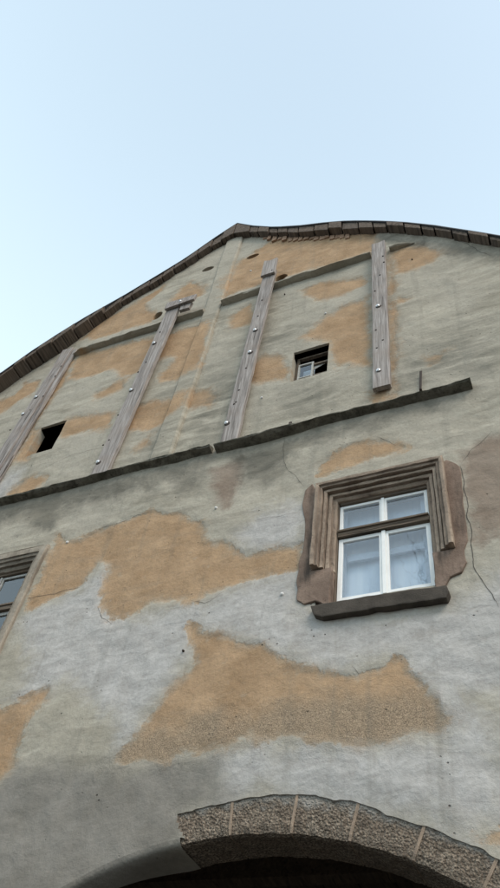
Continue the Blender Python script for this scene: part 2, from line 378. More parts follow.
def glass_material(name, refl, tint):
    m = bpy.data.materials.new(name); m.use_nodes = True; t = m.node_tree; t.nodes.clear()
    o = t.nodes.new('ShaderNodeOutputMaterial'); mx = t.nodes.new('ShaderNodeMixShader'); tr = t.nodes.new('ShaderNodeBsdfTransparent'); gl = t.nodes.new('ShaderNodeBsdfGlossy')
    tr.inputs[0].default_value = (*tint, 1); gl.inputs['Roughness'].default_value = .015; gl.inputs[0].default_value = (.95, .97, 1, 1)
    fr = t.nodes.new('ShaderNodeFresnel'); fr.inputs[0].default_value = refl
    tc = t.nodes.new('ShaderNodeTexCoord'); no = t.nodes.new('ShaderNodeTexNoise'); no.inputs['Scale'].default_value = 3.5; bp = t.nodes.new('ShaderNodeBump')
    bp.inputs['Distance'].default_value = .004; bp.inputs['Strength'].default_value = .5
    t.links.new(tc.outputs['Object'], no.inputs['Vector']); t.links.new(no.outputs['Fac'], bp.inputs['Height']); t.links.new(bp.outputs[0], gl.inputs['Normal'])
    ge = t.nodes.new('ShaderNodeNewGeometry'); mu = t.nodes.new('ShaderNodeMath'); mu.operation = 'MULTIPLY'; iv = t.nodes.new('ShaderNodeMath'); iv.operation = 'SUBTRACT'; iv.inputs[0].default_value = 1
    t.links.new(ge.outputs['Backfacing'], iv.inputs[1]); t.links.new(iv.outputs[0], mu.inputs[1]); t.links.new(fr.outputs[0], mu.inputs[0]); t.links.new(mu.outputs[0], mx.inputs[0]); t.links.new(tr.outputs[0], mx.inputs[1]); t.links.new(gl.outputs[0], mx.inputs[2]); t.links.new(mx.outputs[0], o.inputs[0])
    return m
GLASS = glass_material('window glass', 2.35, (.90, .93, .95))
OLDGLASS = glass_material('old dusty glass', 2.0, (.75, .8, .82))
def ground_material():
    s = NT('worn yard paving', .9, .2); a = s.noise(.5, 5, .6); b = s.noise(30, 4, .6)
    c = s.mix(s.mapr(a, .35, .7), (.075, .072, .067), (.13, .125, .115)); c = s.mix(s.mapr(b, .5, .7, 0, .4), c, (.05, .047, .044))
    return s.done(c, s.bump(b, .01, .8))

# ------------------------------------------------------------------ ground and house root
g = mesh_obj('ground', [(-600,-600,0),(600,-600,0),(600,600,0),(-600,600,0)], [(0,1,2,3)], ground_material())
g['kind'] = 'structure'; g['label'] = 'worn grey paving in front of the old house'
h = bpy.data.objects.new('old_house', None); COL.objects.link(h); h.location = (-4.9, 0, 0)
h['label'] = 'old gabled house with patched grey and ochre plaster above a gateway arch'; h['category'] = 'house'
HOUSE = h

# ------------------------------------------------------------------ roof outline (from the photograph's verge)
PX  = [0,30,60,85,125,162,187,212,237,250,275,300,325,350,375,400,437,475,500]
TOP = [374.5,352,334,320,293,274,260,239,224,227,229,227,223,221,222,222.5,226,233,237]
LOW = [389,371,354,335,304,284,270,250,239,235,239,237,235.5,234,234,232.5,236,242,247]
def over(px): return .15+.15*max(0, min(1, (125-px)/60))
def smooth(a):
    a = np.array(a); b = a.copy(); b[1:-1] = .25*a[:-2]+.5*a[1:-1]+.25*a[2:]; k = list(PX).index(237); b[k] = a[k]; return b
T = smooth([P(x, y, -over(x)) for x, y in zip(PX, TOP)]); L = smooth([P(x, y, 0) for x, y in zip(PX, LOW)])
T = np.vstack([[(-12.3, 10.0), (-11.5, 11.9), (-10.6, 13.6)], T, [(1.3, 12.6), (2.0, 11.4), (2.7, 10.0)]])
Lx = np.concatenate([[-12.2, -11.4, -10.5], L[:, 0], [1.25, 1.93, 2.6]]); Lz = np.concatenate([[9.8, 11.6, 13.3], L[:, 1], [12.5, 11.25, 9.85]])
ov = np.array([.3]*3+[over(x) for x in PX]+[.15]*3)
def top_z(x): return np.interp(x, T[:, 0], T[:, 1])
def low_z(x): return np.minimum(np.interp(x, Lx, Lz), top_z(x)-.13)
XL, XR = -11.9, 2.2

# ------------------------------------------------------------------ front wall: one dense relief sheet with real openings
AX, AZ, AR = -2.7025, .8496, 3.464              # gateway arch: centre and radius
SPRING = 2.45
ringout = lambda a: .295 + .06*vnoise(a*9, 0*a, 1, 3) + +.028*vnoise(a*31, 0*a, 1, 4) + .012*vnoise(a*83, 0*a, 1, 6)
def edge_a(x, z): return np.radians(-10.0+2.2*fbm(x, z, 7, 3, 15))
def arch_r(x, z):
    a = np.arctan2(x-AX, z-AZ); r = AR + np.where(a > edge_a(x, z), ringout(a), .06); return r
WR = (-2.26, -.90, 6.60, 8.48)      # rough opening right window
WL = (-7.90, -6.48, 6.56, 8.55)     # rough opening left window
SR = P(293, 382) + P(329, 343)      # attic window right
SR = (-2.93, -2.32, 11.13, 12.0)
SL = (-7.95, -7.37, 11.09, 11.93)
HOLES = [(*P(208, 269.5), .155, .10), (*P(252.5, 256), .155, .10), (*P(157.5, 315.5), .12, .17), (*P(281, 277.5), .14, .17)]
def lines(lo, hi, step, special):
    a = [x for x in np.arange(lo, hi, step) if all(abs(x-s) > step*.6 for s in special)]
    return np.array(sorted(a+list(special)))
xs = np.concatenate([[XL, -11.4, -10.9], lines(-10.4, 1.2, .027, [WR[0], WR[1], WL[0], WL[1], SR[0], SR[1], SL[0], SL[1]]), [1.3, 1.6, 1.9, XR]])
zs = np.concatenate([[0, .5, 1, 1.5, 2, 2.3], lines(2.5, 10.0, .027, [WR[2], WR[3]]), lines(10.03, 18.7, .034, [SR[2], SR[3], SL[2], SL[3]])])
VX, VZ = np.meshgrid(xs, zs); nz, nx = VX.shape
cx = .25*(VX[:-1, :-1]+VX[1:, :-1]+VX[:-1, 1:]+VX[1:, 1:]); cz = .25*(VZ[:-1, :-1]+VZ[1:, :-1]+VZ[:-1, 1:]+VZ[1:, 1:])
keep = cz < low_z(cx)+.06
for o in (WR, WL, SR, SL): keep &= ~((cx > o[0]) & (cx < o[1]) & (cz > o[2]) & (cz < o[3]))
def arch_in(x, z): return (np.hypot(x-AX, z-AZ) < arch_r(x, z)) & (z > SPRING) | ((z <= SPRING) & (np.abs(x-AX) < 3.07))
keep &= ~arch_in(cx, cz)
for (hx, hzz, ra, rb) in HOLES: keep &= ~(((cx-hx)/ra)**2+((cz-hzz)/rb)**2 < 1)
X2, Z2 = VX.copy(), VZ.copy()
def touch(cells):
    t_ = np.zeros((nz, nx), bool)
    for a in (0, 1):
        for b in (0, 1): t_[a:nz-1+a, b:nx-1+b] |= cells
    return t_
kt = touch(keep)
r = np.hypot(VX-AX, VZ-AZ); R = arch_r(VX, VZ); near = kt & touch(arch_in(cx, cz)) & (VZ > SPRING) & (np.abs(r-R) < .032)
X2[near] = (AX+(VX-AX)*R/r)[near]; Z2[near] = (AZ+(VZ-AZ)*R/r)[near]
for (hx, hzz, ra, rb) in HOLES:
    q = np.sqrt(((VX-hx)/ra)**2+((VZ-hzz)/rb)**2)+1e-6; m = kt & touch(((cx-hx)/ra)**2+((cz-hzz)/rb)**2 < 1)
    X2[m] = (hx+(VX-hx)/q)[m]; Z2[m] = (hzz+(VZ-hzz)/q)[m]
Z2 = np.minimum(Z2, np.maximum(low_z(X2)+.06, 0))
Y2 = wall_y(X2, Z2)
blend = np.clip(1-(np.hypot(X2-AX, Z2-AZ)-arch_r(X2, Z2))/.22, 0, 1)*(np.arctan2(X2-AX, Z2-AZ) > math.radians(-12.5))*(Z2 > SPRING)
Y2 = Y2*(1-blend)+.012*blend
idx = np.arange(nz*nx).reshape(nz, nx)
quads = np.stack([idx[:-1, :-1], idx[:-1, 1:], idx[1:, 1:], idx[1:, :-1]], -1)[keep]
used = np.unique(quads); remap = -np.ones(nz*nx, int); remap[used] = np.arange(len(used)); quads = remap[quads]
V = np.stack([X2.ravel(), Y2.ravel(), Z2.ravel()], -1)[used]
# turn every free edge inwards so that the openings have thickness
e = np.concatenate([quads[:, [0, 1]], quads[:, [1, 2]], quads[:, [2, 3]], quads[:, [3, 0]]]); es = np.sort(e, 1)
key = es[:, 0].astype(np.int64)*len(V)+es[:, 1]; _, inv, cnt = np.unique(key, return_inverse=True, return_counts=True)
be = e[cnt[inv] == 1]; bv = np.unique(be); b2 = -np.ones(len(V), int); b2[bv] = len(V)+np.arange(len(bv))
Vb = V[bv].copy(); small = ((Vb[:, 2] > 10) & (Vb[:, 2] < low_z(Vb[:, 0])-.1)); Vb[:, 1] = np.where(small, np.where((Vb[:, 2] > 11.9) & (Vb[:, 2] < 12.1) , .035, .17), .10)
b1 = b2+len(bv); rimq = np.stack([b1[be[:, 1]], b1[be[:, 0]], b2[be[:, 0]], b2[be[:, 1]]], -1)
wall = mesh_obj('wall', np.vstack([V, Vb, V[bv]]).tolist(), np.vstack([quads, rimq]).tolist(), PLASTER, HOUSE)
paint(wall); wall['label'] = 'street front of patched grey and ochre plaster'
wall.data.polygons.foreach_set('use_smooth', [True]*len(quads)+[False]*len(rimq))

# rest of the shell, closed so that the rooms behind the openings are dark
def strip(name, pts, y0, y1, mat, parent=None):
    parent = parent or HOUSE
    v = [(x, y0, z) for x, z in pts]+[(x, y1, z) for x, z in pts]; n = len(pts)
    return mesh_obj(name, v, [(i, i+1, n+i+1, n+i) for i in range(n-1)], mat, parent)
DEPTH = 11.0
MB().box(XL+.01, XL+.5, .11, DEPTH, 0, 10.6).build('side_wall', PLASTER, HOUSE)
MB().box(XR-.5, XR-.01, .11, DEPTH, 0, 10.9).build('side_wall', PLASTER, HOUSE)
rp = [(XL, 0)]+[(x, low_z(x)) for x in np.linspace(XL, XR, 40)]+[(XR, 0)]
MB().prism(rp, DEPTH, DEPTH+.5).build('rear_wall', PLASTER, HOUSE)
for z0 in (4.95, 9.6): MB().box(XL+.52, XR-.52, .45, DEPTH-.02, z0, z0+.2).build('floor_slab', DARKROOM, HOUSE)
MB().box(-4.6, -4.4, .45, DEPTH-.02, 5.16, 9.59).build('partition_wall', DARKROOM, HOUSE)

# ------------------------------------------------------------------ roof: slate skin over single verge boards
tx = T[:, 0]; pts = [(a, b) for a, b in T]
fine = [(x, float(top_z(x))) for x in np.sort(np.concatenate([np.linspace(T[0, 0], T[-1, 0], 60), [-4.9]]))]
v = []; n = len(fine)
ovf = np.interp([p[0] for p in fine], tx, ov)
for j, (dy, dz) in enumerate(((-.02, .0), (-.02, .035))):
    v += [(x, -o+dy, z+dz+.012*vnoise(x*3, 0, 1, 7)) for (x, z), o in zip(fine, ovf)]
v += [(x, DEPTH+.6, z+.035) for x, z in fine]+[(x, DEPTH+.6, z) for x, z in fine]
f = []
for k in range(4):
    a, b = k*n, ((k+1) % 4)*n
    f += [(a+i, a+i+1, b+i+1, b+i) for i in range(n-1)]
roof = mesh_obj('roof', v, f, SLATE, HOUSE); roof['label'] = 'bowed slate roof skin'
# boards along the verge, each its own piece
sx = [T[0, 0]]
while sx[-1] < T[-1, 0]-.1:
    x = sx[-1]; slope = abs(float(top_z(x+.05)-top_z(x-.05)))/.1
    sx.append(min(T[-1, 0], x + random.uniform(.30, .52)/math.hypot(1, slope)))
ridge = -4.9
k = min(range(len(sx)), key=lambda i: abs(sx[i]-T[int(np.argmax(T[:, 1])), 0])); sx[k] = T[int(np.argmax(T[:, 1])), 0]
for x0, x1 in zip(sx, sx[1:]):
    gap = .012; xa, xb = x0+gap, x1-gap
    if xb-xa < .05: continue
    o_ = float(np.interp(.5*(x0+x1), tx, ov))+random.uniform(-.02, .03); dz = random.uniform(-.028, .022)
    lo = [(xa, float(low_z(xa))+dz), (xb, float(low_z(xb))+dz)]; hi = [(xb, float(top_z(xb))-.006), (xa, float(top_z(xa))-.006)]
    # inner depth stops behind the wall plane
    MB().prism(lo+hi, -o_, .35).build('roof_board', VERGE, roof, bevel=.006, seg=1, jitter=.006)
MB().prism([(x, float(low_z(x))+.03) for x in np.linspace(-12.1, 2.5, 70)]+[(x, float(top_z(x))-.03) for x in np.linspace(2.5, -12.1, 70)], .36, DEPTH+.5).build('roof_deck', CEILWOOD, roof)

# ------------------------------------------------------------------ bricks showing under the right verge
for i in range(17):
    px = 264+i*5.2+random.uniform(-.9, .9)
    x, _ = P(px, 242); z = float(low_z(x))
    w_ = random.uniform(.09, .125); hh = random.uniform(.12, .22); y = float(wall_y(x, z-.15))
    MB().box(x-w_/2, x+w_/2, y-.02-random.uniform(0, .025), y+.05, z-hh, z+.04).build('brick', BRICK, HOUSE, bevel=.006, seg=1, jitter=.012)

# ------------------------------------------------------------------ string courses and pilaster strip of plaster
def course(name, x0, x1, zf, prof, taper=(.0, .0), parent=None, n=None, mat=None, bare=False):
    """plaster course running along x; prof = list of (y, dz); ends die into the wall over 'taper' metres"""
    n = n or int((x1-x0)/.06)+2; v = []; m = len(prof)
    for x in np.linspace(x0, x1, n):
        k = 1.0
        if taper[0]: k = min(k, max(.05, (x-x0)/taper[0]))
        if taper[1]: k = min(k, max(.05, (x1-x)/taper[1]))
        z0 = zf(x) if callable(zf) else zf
        for j, (y, dz) in enumerate(prof):
            w_ = .028*vnoise(x, j*3.3, 4, 21)+.045*vnoise(x, j*1.7, 1.2, 22)+.02*vnoise(x, j, 11, 24)
            v.append((x, (y*k)+(w_ if y < 0 else 0), z0+dz*k+.012*vnoise(x+9, j*2.1, 3, 23)))
    f = [(i*m+j, i*m+j+1, (i+1)*m+j+1, (i+1)*m+j) for i in range(n-1) for j in range(m-1)]
    f += [tuple(range(m))[::-1], tuple((n-1)*m+j for j in range(m))]
    o = mesh_obj(name, v, f, mat or PLASTER, HOUSE); paint(o)
    if bare: o.data.attributes['ochre'].data.foreach_set('value', [-1.0]*len(o.data.vertices))
    return o
LEDGE = stone_material('dark weathered ledge', (.09, .084, .064), (.25, .23, .19), (.04, .037, .03), soot=.85)  # dark tone over the whole ledge
# long weathered ledge over the first floor, in two runs
zc = lambda x: 9.80 + .012*math.sin(x*2.1)
prof = [(.06, -.055), (-.06, -.03), (-.115, -.012), (-.132, .0), (-.13, .014), (-.115, .026), (.06, .12)]
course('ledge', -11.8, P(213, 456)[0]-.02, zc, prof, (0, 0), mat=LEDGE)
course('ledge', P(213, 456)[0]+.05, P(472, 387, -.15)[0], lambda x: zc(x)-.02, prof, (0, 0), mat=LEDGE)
# gable courses: the upper wall steps out over them
prof2 = [(.06, -.03), (-.06, -.015), (-.12, .0), (-.135, .012), (-.13, .03), (-.06, .16), (.05, .42)]
course('ledge', -8.35, -5.06, 14.62, prof2, (.35, 0))
course('ledge', -4.68, -1.60, 14.74, prof2, (0, 0))
prof3 = [(.06, -.03), (-.06, -.015), (-.085, .0), (-.085, .03), (.05, .18)]
course('ledge', -1.24, -.78, lambda x: 14.78+.02*(x+1.24), prof3, (.0, .25), bare=True)
# pilaster strip up the middle of the gable
def pilaster():
    v = []; f = []; zz = np.arange(9.9, 18.35, .08); c = 6
    for z in zz:
        xl = -5.10+.03*vnoise(z, 0, 1.1, 31) ; xr = -4.72+.03*vnoise(z, 9, 1.1, 32)
        if z > 15: xl -= (z-15)*.02
        for x, y in ((xl-.02, .05), (xl, -.035), (xl+.03, -.058), (xr-.03, -.06), (xr, -.04), (xr+.02, .05)):
            v.append((x+.008*vnoise(z, x, 6, 33), y+.012*vnoise(z, x*3, 3, 34), z))
    f = [(i*c+j, i*c+j+1, (i+1)*c+j+1, (i+1)*c+j) for i in range(len(zz)-1) for j in range(c-1)]
    paint(mesh_obj('pilaster', v, f, PLASTER, HOUSE))
pilaster()

# ------------------------------------------------------------------ planks fixed to the gable
def disc(name, x, y, z, r, mat, parent, depth=.02, seg=8):
    b = MB(); v = [(0, 0, 0)]; 
    for yy, rr in ((0, r), (-depth*.6, r*.95), (-depth, r*.5)): v += [(rr*math.cos(2*math.pi*i/seg), yy, rr*math.sin(2*math.pi*i/seg)) for i in range(seg)]
    v[0] = (0, -depth, 0)
    f = [(1+s_*seg+i, 1+s_*seg+(i+1) % seg, 1+(s_+1)*seg+(i+1) % seg, 1+(s_+1)*seg+i) for s_ in range(2) for i in range(seg)] + [(0, 1+2*seg+i, 1+2*seg+(i+1) % seg) for i in range(seg)]
    b.add(v, f); return b.build(name, mat, parent, loc=(x, y, z))
def plank(x0, x1, z0, z1, y0, th, label, bolts=(), ragged=.0, lean=0.0, parent=None, ylean=0.0):
    nzp = max(4, int((z1-z0)/.12)); v = []; f = []
    xs_ = [0, .012, .33, .66, 1, 1.0]
    cols = 5
    for i in range(nzp+1):
        t = i/nzp; z = z0+(z1-z0)*t; w0 = x0+lean*t+.012*fbm(np.array(z), np.array(x0), 2.2, 3, 41); w1 = x1+lean*t+.012*fbm(np.array(z), np.array(x1), 2.2, 3, 42)
        zt = [0]*cols
        if ragged and i == nzp: zt = [random.uniform(-ragged, ragged*.5) for _ in range(cols)]
        bow = .010*float(vnoise(z, x0, .6, 43)); b = .008
        ring = [(w0, y0)] + [(w0, y0-th+b), (w0+b, y0-th)] + [(w0+(w1-w0)*.5, y0-th-.002), (w1-b, y0-th), (w1, y0-th+b)] + [(w1, y0)]
        v += [(float(a), float(c)+bow-ylean*t, float(z+zt[min(j, cols-1)])) for j, (a, c) in enumerate(ring)]
    m = 7
    f = [(i*m+j, i*m+j+1, (i+1)*m+j+1, (i+1)*m+j) for i in range(nzp) for j in range(m-1)] + [(i*m+m-1, i*m, (i+1)*m, (i+1)*m+m-1) for i in range(nzp)]
    f += [tuple(range(m)), tuple(nzp*m+j for j in range(m))[::-1]]
    xc = .5*(x0+x1); v = [(a-xc, b_, c-z0) for a, b_, c in v]
    o = mesh_obj('plank', v, [q[::-1] for q in f], WOOD, parent or HOUSE, loc=(xc, 0, z0))
    if label: o['label'] = label
    for (px, py, kind) in bolts:
        bx, bz = P(px, py, y0-th); ty = ylean*(bz-z0)/(z1-z0); bx, bz = P(px, py, y0-th-ty)
        d = disc('bolt' if kind else 'nail', bx-xc, y0-th+.004-ty, bz-z0, .034 if kind else .018, ZINC if kind else IRON, o, .03 if kind else .012)
        if kind:   # dark washer behind the bright head
            disc('washer', bx-xc+.012, y0-th+.004-ty, bz-z0-.02, .05, IRON, o, .01)
    return o
YB = -.02
def pb(px, py, th): return P(px, py, YB-th)
# right: wide plank ending above the ledge
x0, _ = pb(370.5, 250, .07); x1, _ = pb(388.3, 246, .07); zt = pb(379, 247, .07)[1]; zb = pb(380, 387, .07)[1]
plank(-1.585, -1.335, zb, zt, YB, .075, 'wide silvered plank with square lower end', [(378.5, 370.5, 1), (378, 306, 1), (383, 256, 0), (380, 275, 0), (375, 291, 0), (377, 348, 0), (384, 262, 0), (376, 330, 0), (383, 340, 0)], .05, lean=.04, ylean=.09)
# middle: plank with a doubled head
plank(-3.88, -3.61, 9.86, 15.25, YB, .06, 'middle plank with doubled head', [(226.5, 423, 1), (234, 404, 0), (236, 402, 0), (250, 352, 1), (246, 368, 0), (258, 316, 0), (262, 300, 0), (239, 390, 0), (255, 330, 1)], .03, lean=.11, ylean=.13)
plank(-3.79, -3.49, 14.98, 15.68, YB-.066-.125, .05, 'short plank doubled over the head', [(272, 270, 0)], .09)
# left of the pilaster: plank under a cross piece
plank(-6.11, -5.81, 9.86, 15.12, YB, .065, 'long plank under a short cross piece', [(98, 462, 1), (131, 390, 1), (154, 343, 1), (103, 445, 0), (109, 440, 0), (118, 415, 0), (146, 362, 0), (160, 332, 0), (138, 372, 0)], .02, lean=.20, ylean=.13)
cp = MB().box(-.34, .34, -.06, 0, -.13, .13).build('plank', WOOD, HOUSE, bevel=.008, jitter=.012, loc=(*[P(180.5, 301.5, YB-.25)[0]], YB-.2, P(180.5, 301.5, YB-.25)[1]))
cp['label'] = 'short horizontal cross piece at plank head'; disc('bolt', 0, -.05, 0, .03, ZINC, cp, .03)
c2 = P(183.5, 306.5, YB-.2)
MB().box(-.11, .11, -.07, 0, -.15, .13).build('plank', WOOD, HOUSE, bevel=.008, jitter=.012, loc=(c2[0]+.05, YB-.14, c2[1]))
# far left
plank(-8.58, -8.31, 9.87, 14.95, YB, .07, 'far left plank rising beside the attic opening', [(61, 366, 0), (43, 396, 0), (36, 397, 1), (23, 414, 1), (10, 430, 0), (55, 376, 0), (30, 410, 0)], .02)
plank(-8.30, -8.19, 9.87, 14.85, YB+.005, .045, 'thin strip beside the far left plank', [(6, 456, 0)], .02)

# ------------------------------------------------------------------ attic openings
def reveal(o, depth):
    b = MB(); x0, x1, z0, z1 = o
    return b
# right attic opening with a small four-light sash
a = SR; yf = .12
win = MB(); t = .04
x0, x1, z0, z1 = a[0]+.02, a[1]-.01, a[2]+.02, a[3]-.02
win.box(x0, x0+t, yf, yf+.06, z0, z1).box(x1-t, x1, yf, yf+.06, z0, z1).box(x0+t, x1-t, yf, yf+.06, z0, z0+t).box(x0+t, x1-t, yf, yf+.06, z1-t, z1)
wf = win.build('attic_window', JAMBWOOD, HOUSE, bevel=.004); wf['label'] = 'small attic window with broken sash'
xm = .5*(x0+x1)
sash = MB().box(x0+t+.004, x0+t+.028, yf-.015, yf+.03, z0+t+.01, z0+.60).box(xm-.02, xm+.012, yf-.015, yf+.03, z0+t+.01, z0+.60).box(x0+t+.03, xm-.022, yf-.015, yf+.03, z0+t+.01, z0+t+.035).box(x0+t+.03, xm-.022, yf-.015, yf+.03, z0+.57, z0+.60).box(x0+t+.03, xm-.022, yf-.012, yf+.028, z0+.20, z0+.22)
sash.build('sash', WORNWHITE, wf)
for q0, q1 in ((z0+t+.036, z0+.198), (z0+.222, z0+.568)):
    MB().box(x0+t+.03, xm-.022, yf+.004, yf+.008, q0, q1).build('pane', OLDGLASS, wf)
MB().box(xm+.014, x1-t-.002, yf, yf+.03, z0+.20, z0+.222).build('glazing_bar', JAMBWOOD, wf)
MB().box(xm+.014, x1-t-.002, yf-.01, yf+.03, z0+.50, z0+.54).build('glazing_bar', JAMBWOOD, wf)
MB().add([(xm+.013, yf+.02, z0+.40), (x1-t-.002, yf+.02, z0+.53), (x1-t-.002, yf+.02, z0+.60), (xm+.013, yf+.02, z0+.56), (xm+.013, yf+.03, z0+.40), (x1-t-.002, yf+.03, z0+.53), (x1-t-.002, yf+.03, z0+.60), (xm+.013, yf+.03, z0+.56)], box_vf(0,1,0,1,0,1)[1]).build('loose_board', WORNWHITE, wf)
MB().box(x0+t+.03, xm-.024, yf+.14, yf+.15, z0+.03, z0+.62).build('attic_sky_reflection', SKYREFLECTION, wf)  # pale panel added behind the left panes, coloured like mirrored sky
# ------------------------------------------------------------------ windows with stone surrounds
def surround(xi0, xi1, zi, zstop0, zstop1, prof, mat, name='window_surround'):
    """moulded stone architrave: three mitred stones. prof = [(u outward, y)], opening xi0..xi1 below zi"""
    root = None; m = len(prof)
    def stone(pa, pb_, nm, par, side):
        v = []; n = 26
        for i in range(n+1):
            t = i/n
            for j, (u, y) in enumerate(prof):
                a = pa(u); b = pb_(u); x = a[0]+(b[0]-a[0])*t; z = a[1]+(b[1]-a[1])*t
                e = .012*float(vnoise(x*2+j, z*2, 5, 51)); chip = -.06*max(0, float(vnoise(x*1.0+j*.3, z, 9, 52))-.33)
                v.append((x+e, y+.006*float(vnoise(x+3*j, z, 6, 53))-chip, z+e))
        f = [(i*m+j, i*m+j+1, (i+1)*m+j+1, (i+1)*m+j) for i in range(n) for j in range(m-1)]
        f += [tuple(range(m)), tuple(n*m+j for j in range(m))]
        b = MB().add(v, f); return b.build(nm, mat, par)
    root = stone(lambda u: (xi0-u, zi+u), lambda u: (xi1+u, zi+u), name, HOUSE, 0)
    stone(lambda u: (xi0-u, zstop0), lambda u: (xi0-u, zi+u-.004), 'jamb_moulding', root, 1)
    stone(lambda u: (xi1+u, zi+u-.004), lambda u: (xi1+u, zstop1), 'jamb_moulding', root, 2)
    return root
PROF = [(0, .30), (0, .075), (.018, .06), (.045, .058), (.048, .022), (.052, .016), (.085, .012), (.09, .03), (.098, .03), (.10, -.026), (.105, -.032), (.135, -.036), (.14, -.02), (.146, -.02), (.15, -.068), (.155, -.074), (.18, -.076), (.19, -.10), (.225, -.106), (.24, -.09), (.24, .12)]
XI0, XI1, ZI = -2.085, -1.005, 8.20
sr = surround(XI0, XI1, ZI, P(302, 568, -.07)[1], P(447, 545, -.07)[1], PROF, MOULDING); sr['label'] = 'brown moulded stone surround of white window'
def rag(pts, amp=.012, step=.05, seed=0):
    out = []
    for (ax, az), (bx, bz) in zip(pts, pts[1:]+pts[:1]):
        n = max(1, int(math.hypot(bx-ax, bz-az)/step))
        for i in range(n):
            t = i/n; x = ax+(bx-ax)*t; z = az+(bz-az)*t
            out.append((x+amp*2*float(vnoise(x, z, 11, 61+seed)), z+amp*2*float(vnoise(x, z, 11, 71+seed))))
    return out
yj = -.014
ml = PP([(312,484),(306,490),(303,503),(305,530),(304,545),(300,560),(297,578),(297,600),(304,604),(315,601)], yj)
ml = [(min(x, XI0-.01), z) for x, z in ml]
zs0 = P(302, 568, -.07)[1]; zs1 = P(447, 545, -.07)[1]
poly = rag(ml+[(XI0-.008, 6.53), (XI0-.008, zs0-.01), (XI0-.232, zs0-.01), (XI0-.232, 8.36)])
MB().prism(poly, yj, .11).build('jamb_stone', SANDSTONE, sr, bevel=.006, seg=1)
mr_ = PP([(446,460),(452,462),(460,466),(463,495),(466,520),(468,540),(464,549),(466,562),(462,571),(450,577),(443,590)], yj)
poly = rag([(XI1+.008, 6.53), (XI1+.008, zs1-.01), (XI1+.232, zs1-.01), (XI1+.232, 8.42)][::1]+[(max(x, XI1+.01), z) for x, z in mr_], seed=2)
MB().prism(poly, yj, .11).build('jamb_stone', SANDSTONE, sr, bevel=.006, seg=1)
sp = PP([(310,606),(340,601),(400,591),(447,585),(449,592),(446,598),(430,600),(400,604),(370,609),(345,613),(322,617),(314,615)], -.07)
MB().prism(rag(sp, .009, .04, 4), -.075, .20).build('sill', SILL, sr, bevel=.012, seg=2)
lintel_top = PP([(318,482),(322,478),(345,470),(400,455),(436,450),(441,453),(445,462)], -.02)
# the window: oak outer frame, white casements, glass, pale panel giving the reflected sky tone
yw = .135
def white_window(x0, x1, z0, z1, zt0, zt1, wood, white, glass, label, cols=2, inner=True):
    fw = .035
    f = MB().box(x0, x1, yw+.046, yw+.10, z0-.02, z0+.02)
    root = f.build('window', JAMBWOOD, HOUSE, bevel=.004, jitter=.006); root['label'] = label
    for xa, xb in ((x0-.05, x0), (x1, x1+.05)): MB().box(xa, xb, yw-.03, yw+.10, z0-.02, z1+.16).build('frame_post', JAMBWOOD, root, bevel=.004, jitter=.006)
    MB().box(x0, x1, yw-.035, yw+.10, z1, z1+.15).build('frame_head', BEAM, root, bevel=.01, jitter=.02)
    MB().box(x0, x1, yw-.045, yw+.08, zt0, zt1).box(x0, x1, yw-.065, yw+.07, zt1-.035, zt1-.006).build('transom', BEAM, root, bevel=.006, jitter=.008)
    xm = .5*(x0+x1)
    for (xa, xb) in ((x0, xm), (xm, x1)):
        for (za, zb, w) in ((z0, zt0, .05), (zt1, z1, .04)):
            xa_, xb_ = xa+.004, xb-.004; za_, zb_ = za+.004, zb-.004
            s = MB().box(xa_, xa_+w, yw, yw+.045, za_, zb_).box(xb_-w, xb_, yw, yw+.045, za_, zb_).box(xa_+w, xb_-w, yw+.001, yw+.044, za_, za_+w).box(xa_+w, xb_-w, yw+.001, yw+.044, zb_-w, zb_)
            s.build('sash', white, root, bevel=.003, seg=1)
            p = MB().box(xa_+w, xb_-w, yw+.020, yw+.024, za_+w, zb_-w).build('pane', glass, root)
        
    MB().box(xm-.022, xm+.022, yw-.018, yw-.002, z0+.004, zt0-.004).build('cover_strip', white, root, bevel=.004)
    MB().box(xm-.018, xm+.018, yw-.016, yw-.002, zt1+.004, z1-.004).build('cover_strip', white, root, bevel=.004)
    return root
wr = white_window(-2.075, -1.015, 6.70, 8.17, 7.62, 7.72, None, WHITE, GLASS, 'white two-leaf window with transom lights')
# inner double sash, then a flat pale panel coloured as the sky's reflection
ib = MB(); INNER = plain('blue grey inner sash paint', (.40, .44, .50), .5)
for x in (-2.05, -1.56, -1.10): ib.box(x-.03, x+.03, .25, .28, 6.70, 8.2)
ib.box(-2.0, -1.1, .251, .279, 7.36, 7.45).box(-2.0, -1.1, .251, .279, 7.70, 7.80).build('inner_sash', INNER, wr)
cv = []; cf = []; n = 60
for i in range(n+1):
    x = -2.15+1.25*i/n; y = .33+.004*math.sin(i*.5)+.002*math.sin(i*1.3+1)
    cv += [(x, y, 6.6), (x, y+.01, 8.3)]
cf = [(2*i, 2*i+2, 2*i+3, 2*i+1) for i in range(n)]
mesh_obj('sky_reflection', cv, cf, SKYREFLECTION, wr, smooth=True)
# left window: pale worn surround, flaking sashes
PROF2 = [(0, .30), (0, .07), (.02, .055), (.05, .05), (.055, .01), (.10, .0), (.108, -.03), (.15, -.035), (.158, -.055), (.25, -.06), (.265, -.04), (.265, .12)]
sl_ = surround(-7.66, -6.615, 8.22, 6.62, 6.62, PROF2, PALESTONE); sl_['label'] = 'pale worn stone surround of left window'
wl = white_window(-7.65, -6.625, 6.70, 8.18, 7.50, 7.60, None, WORNWHITE, OLDGLASS, 'old window with flaking sashes at left edge')
MB().box(-7.95, -6.35, -.07, .2, 6.44, 6.615).build('sill', SILL, sl_, bevel=.012, jitter=.012)

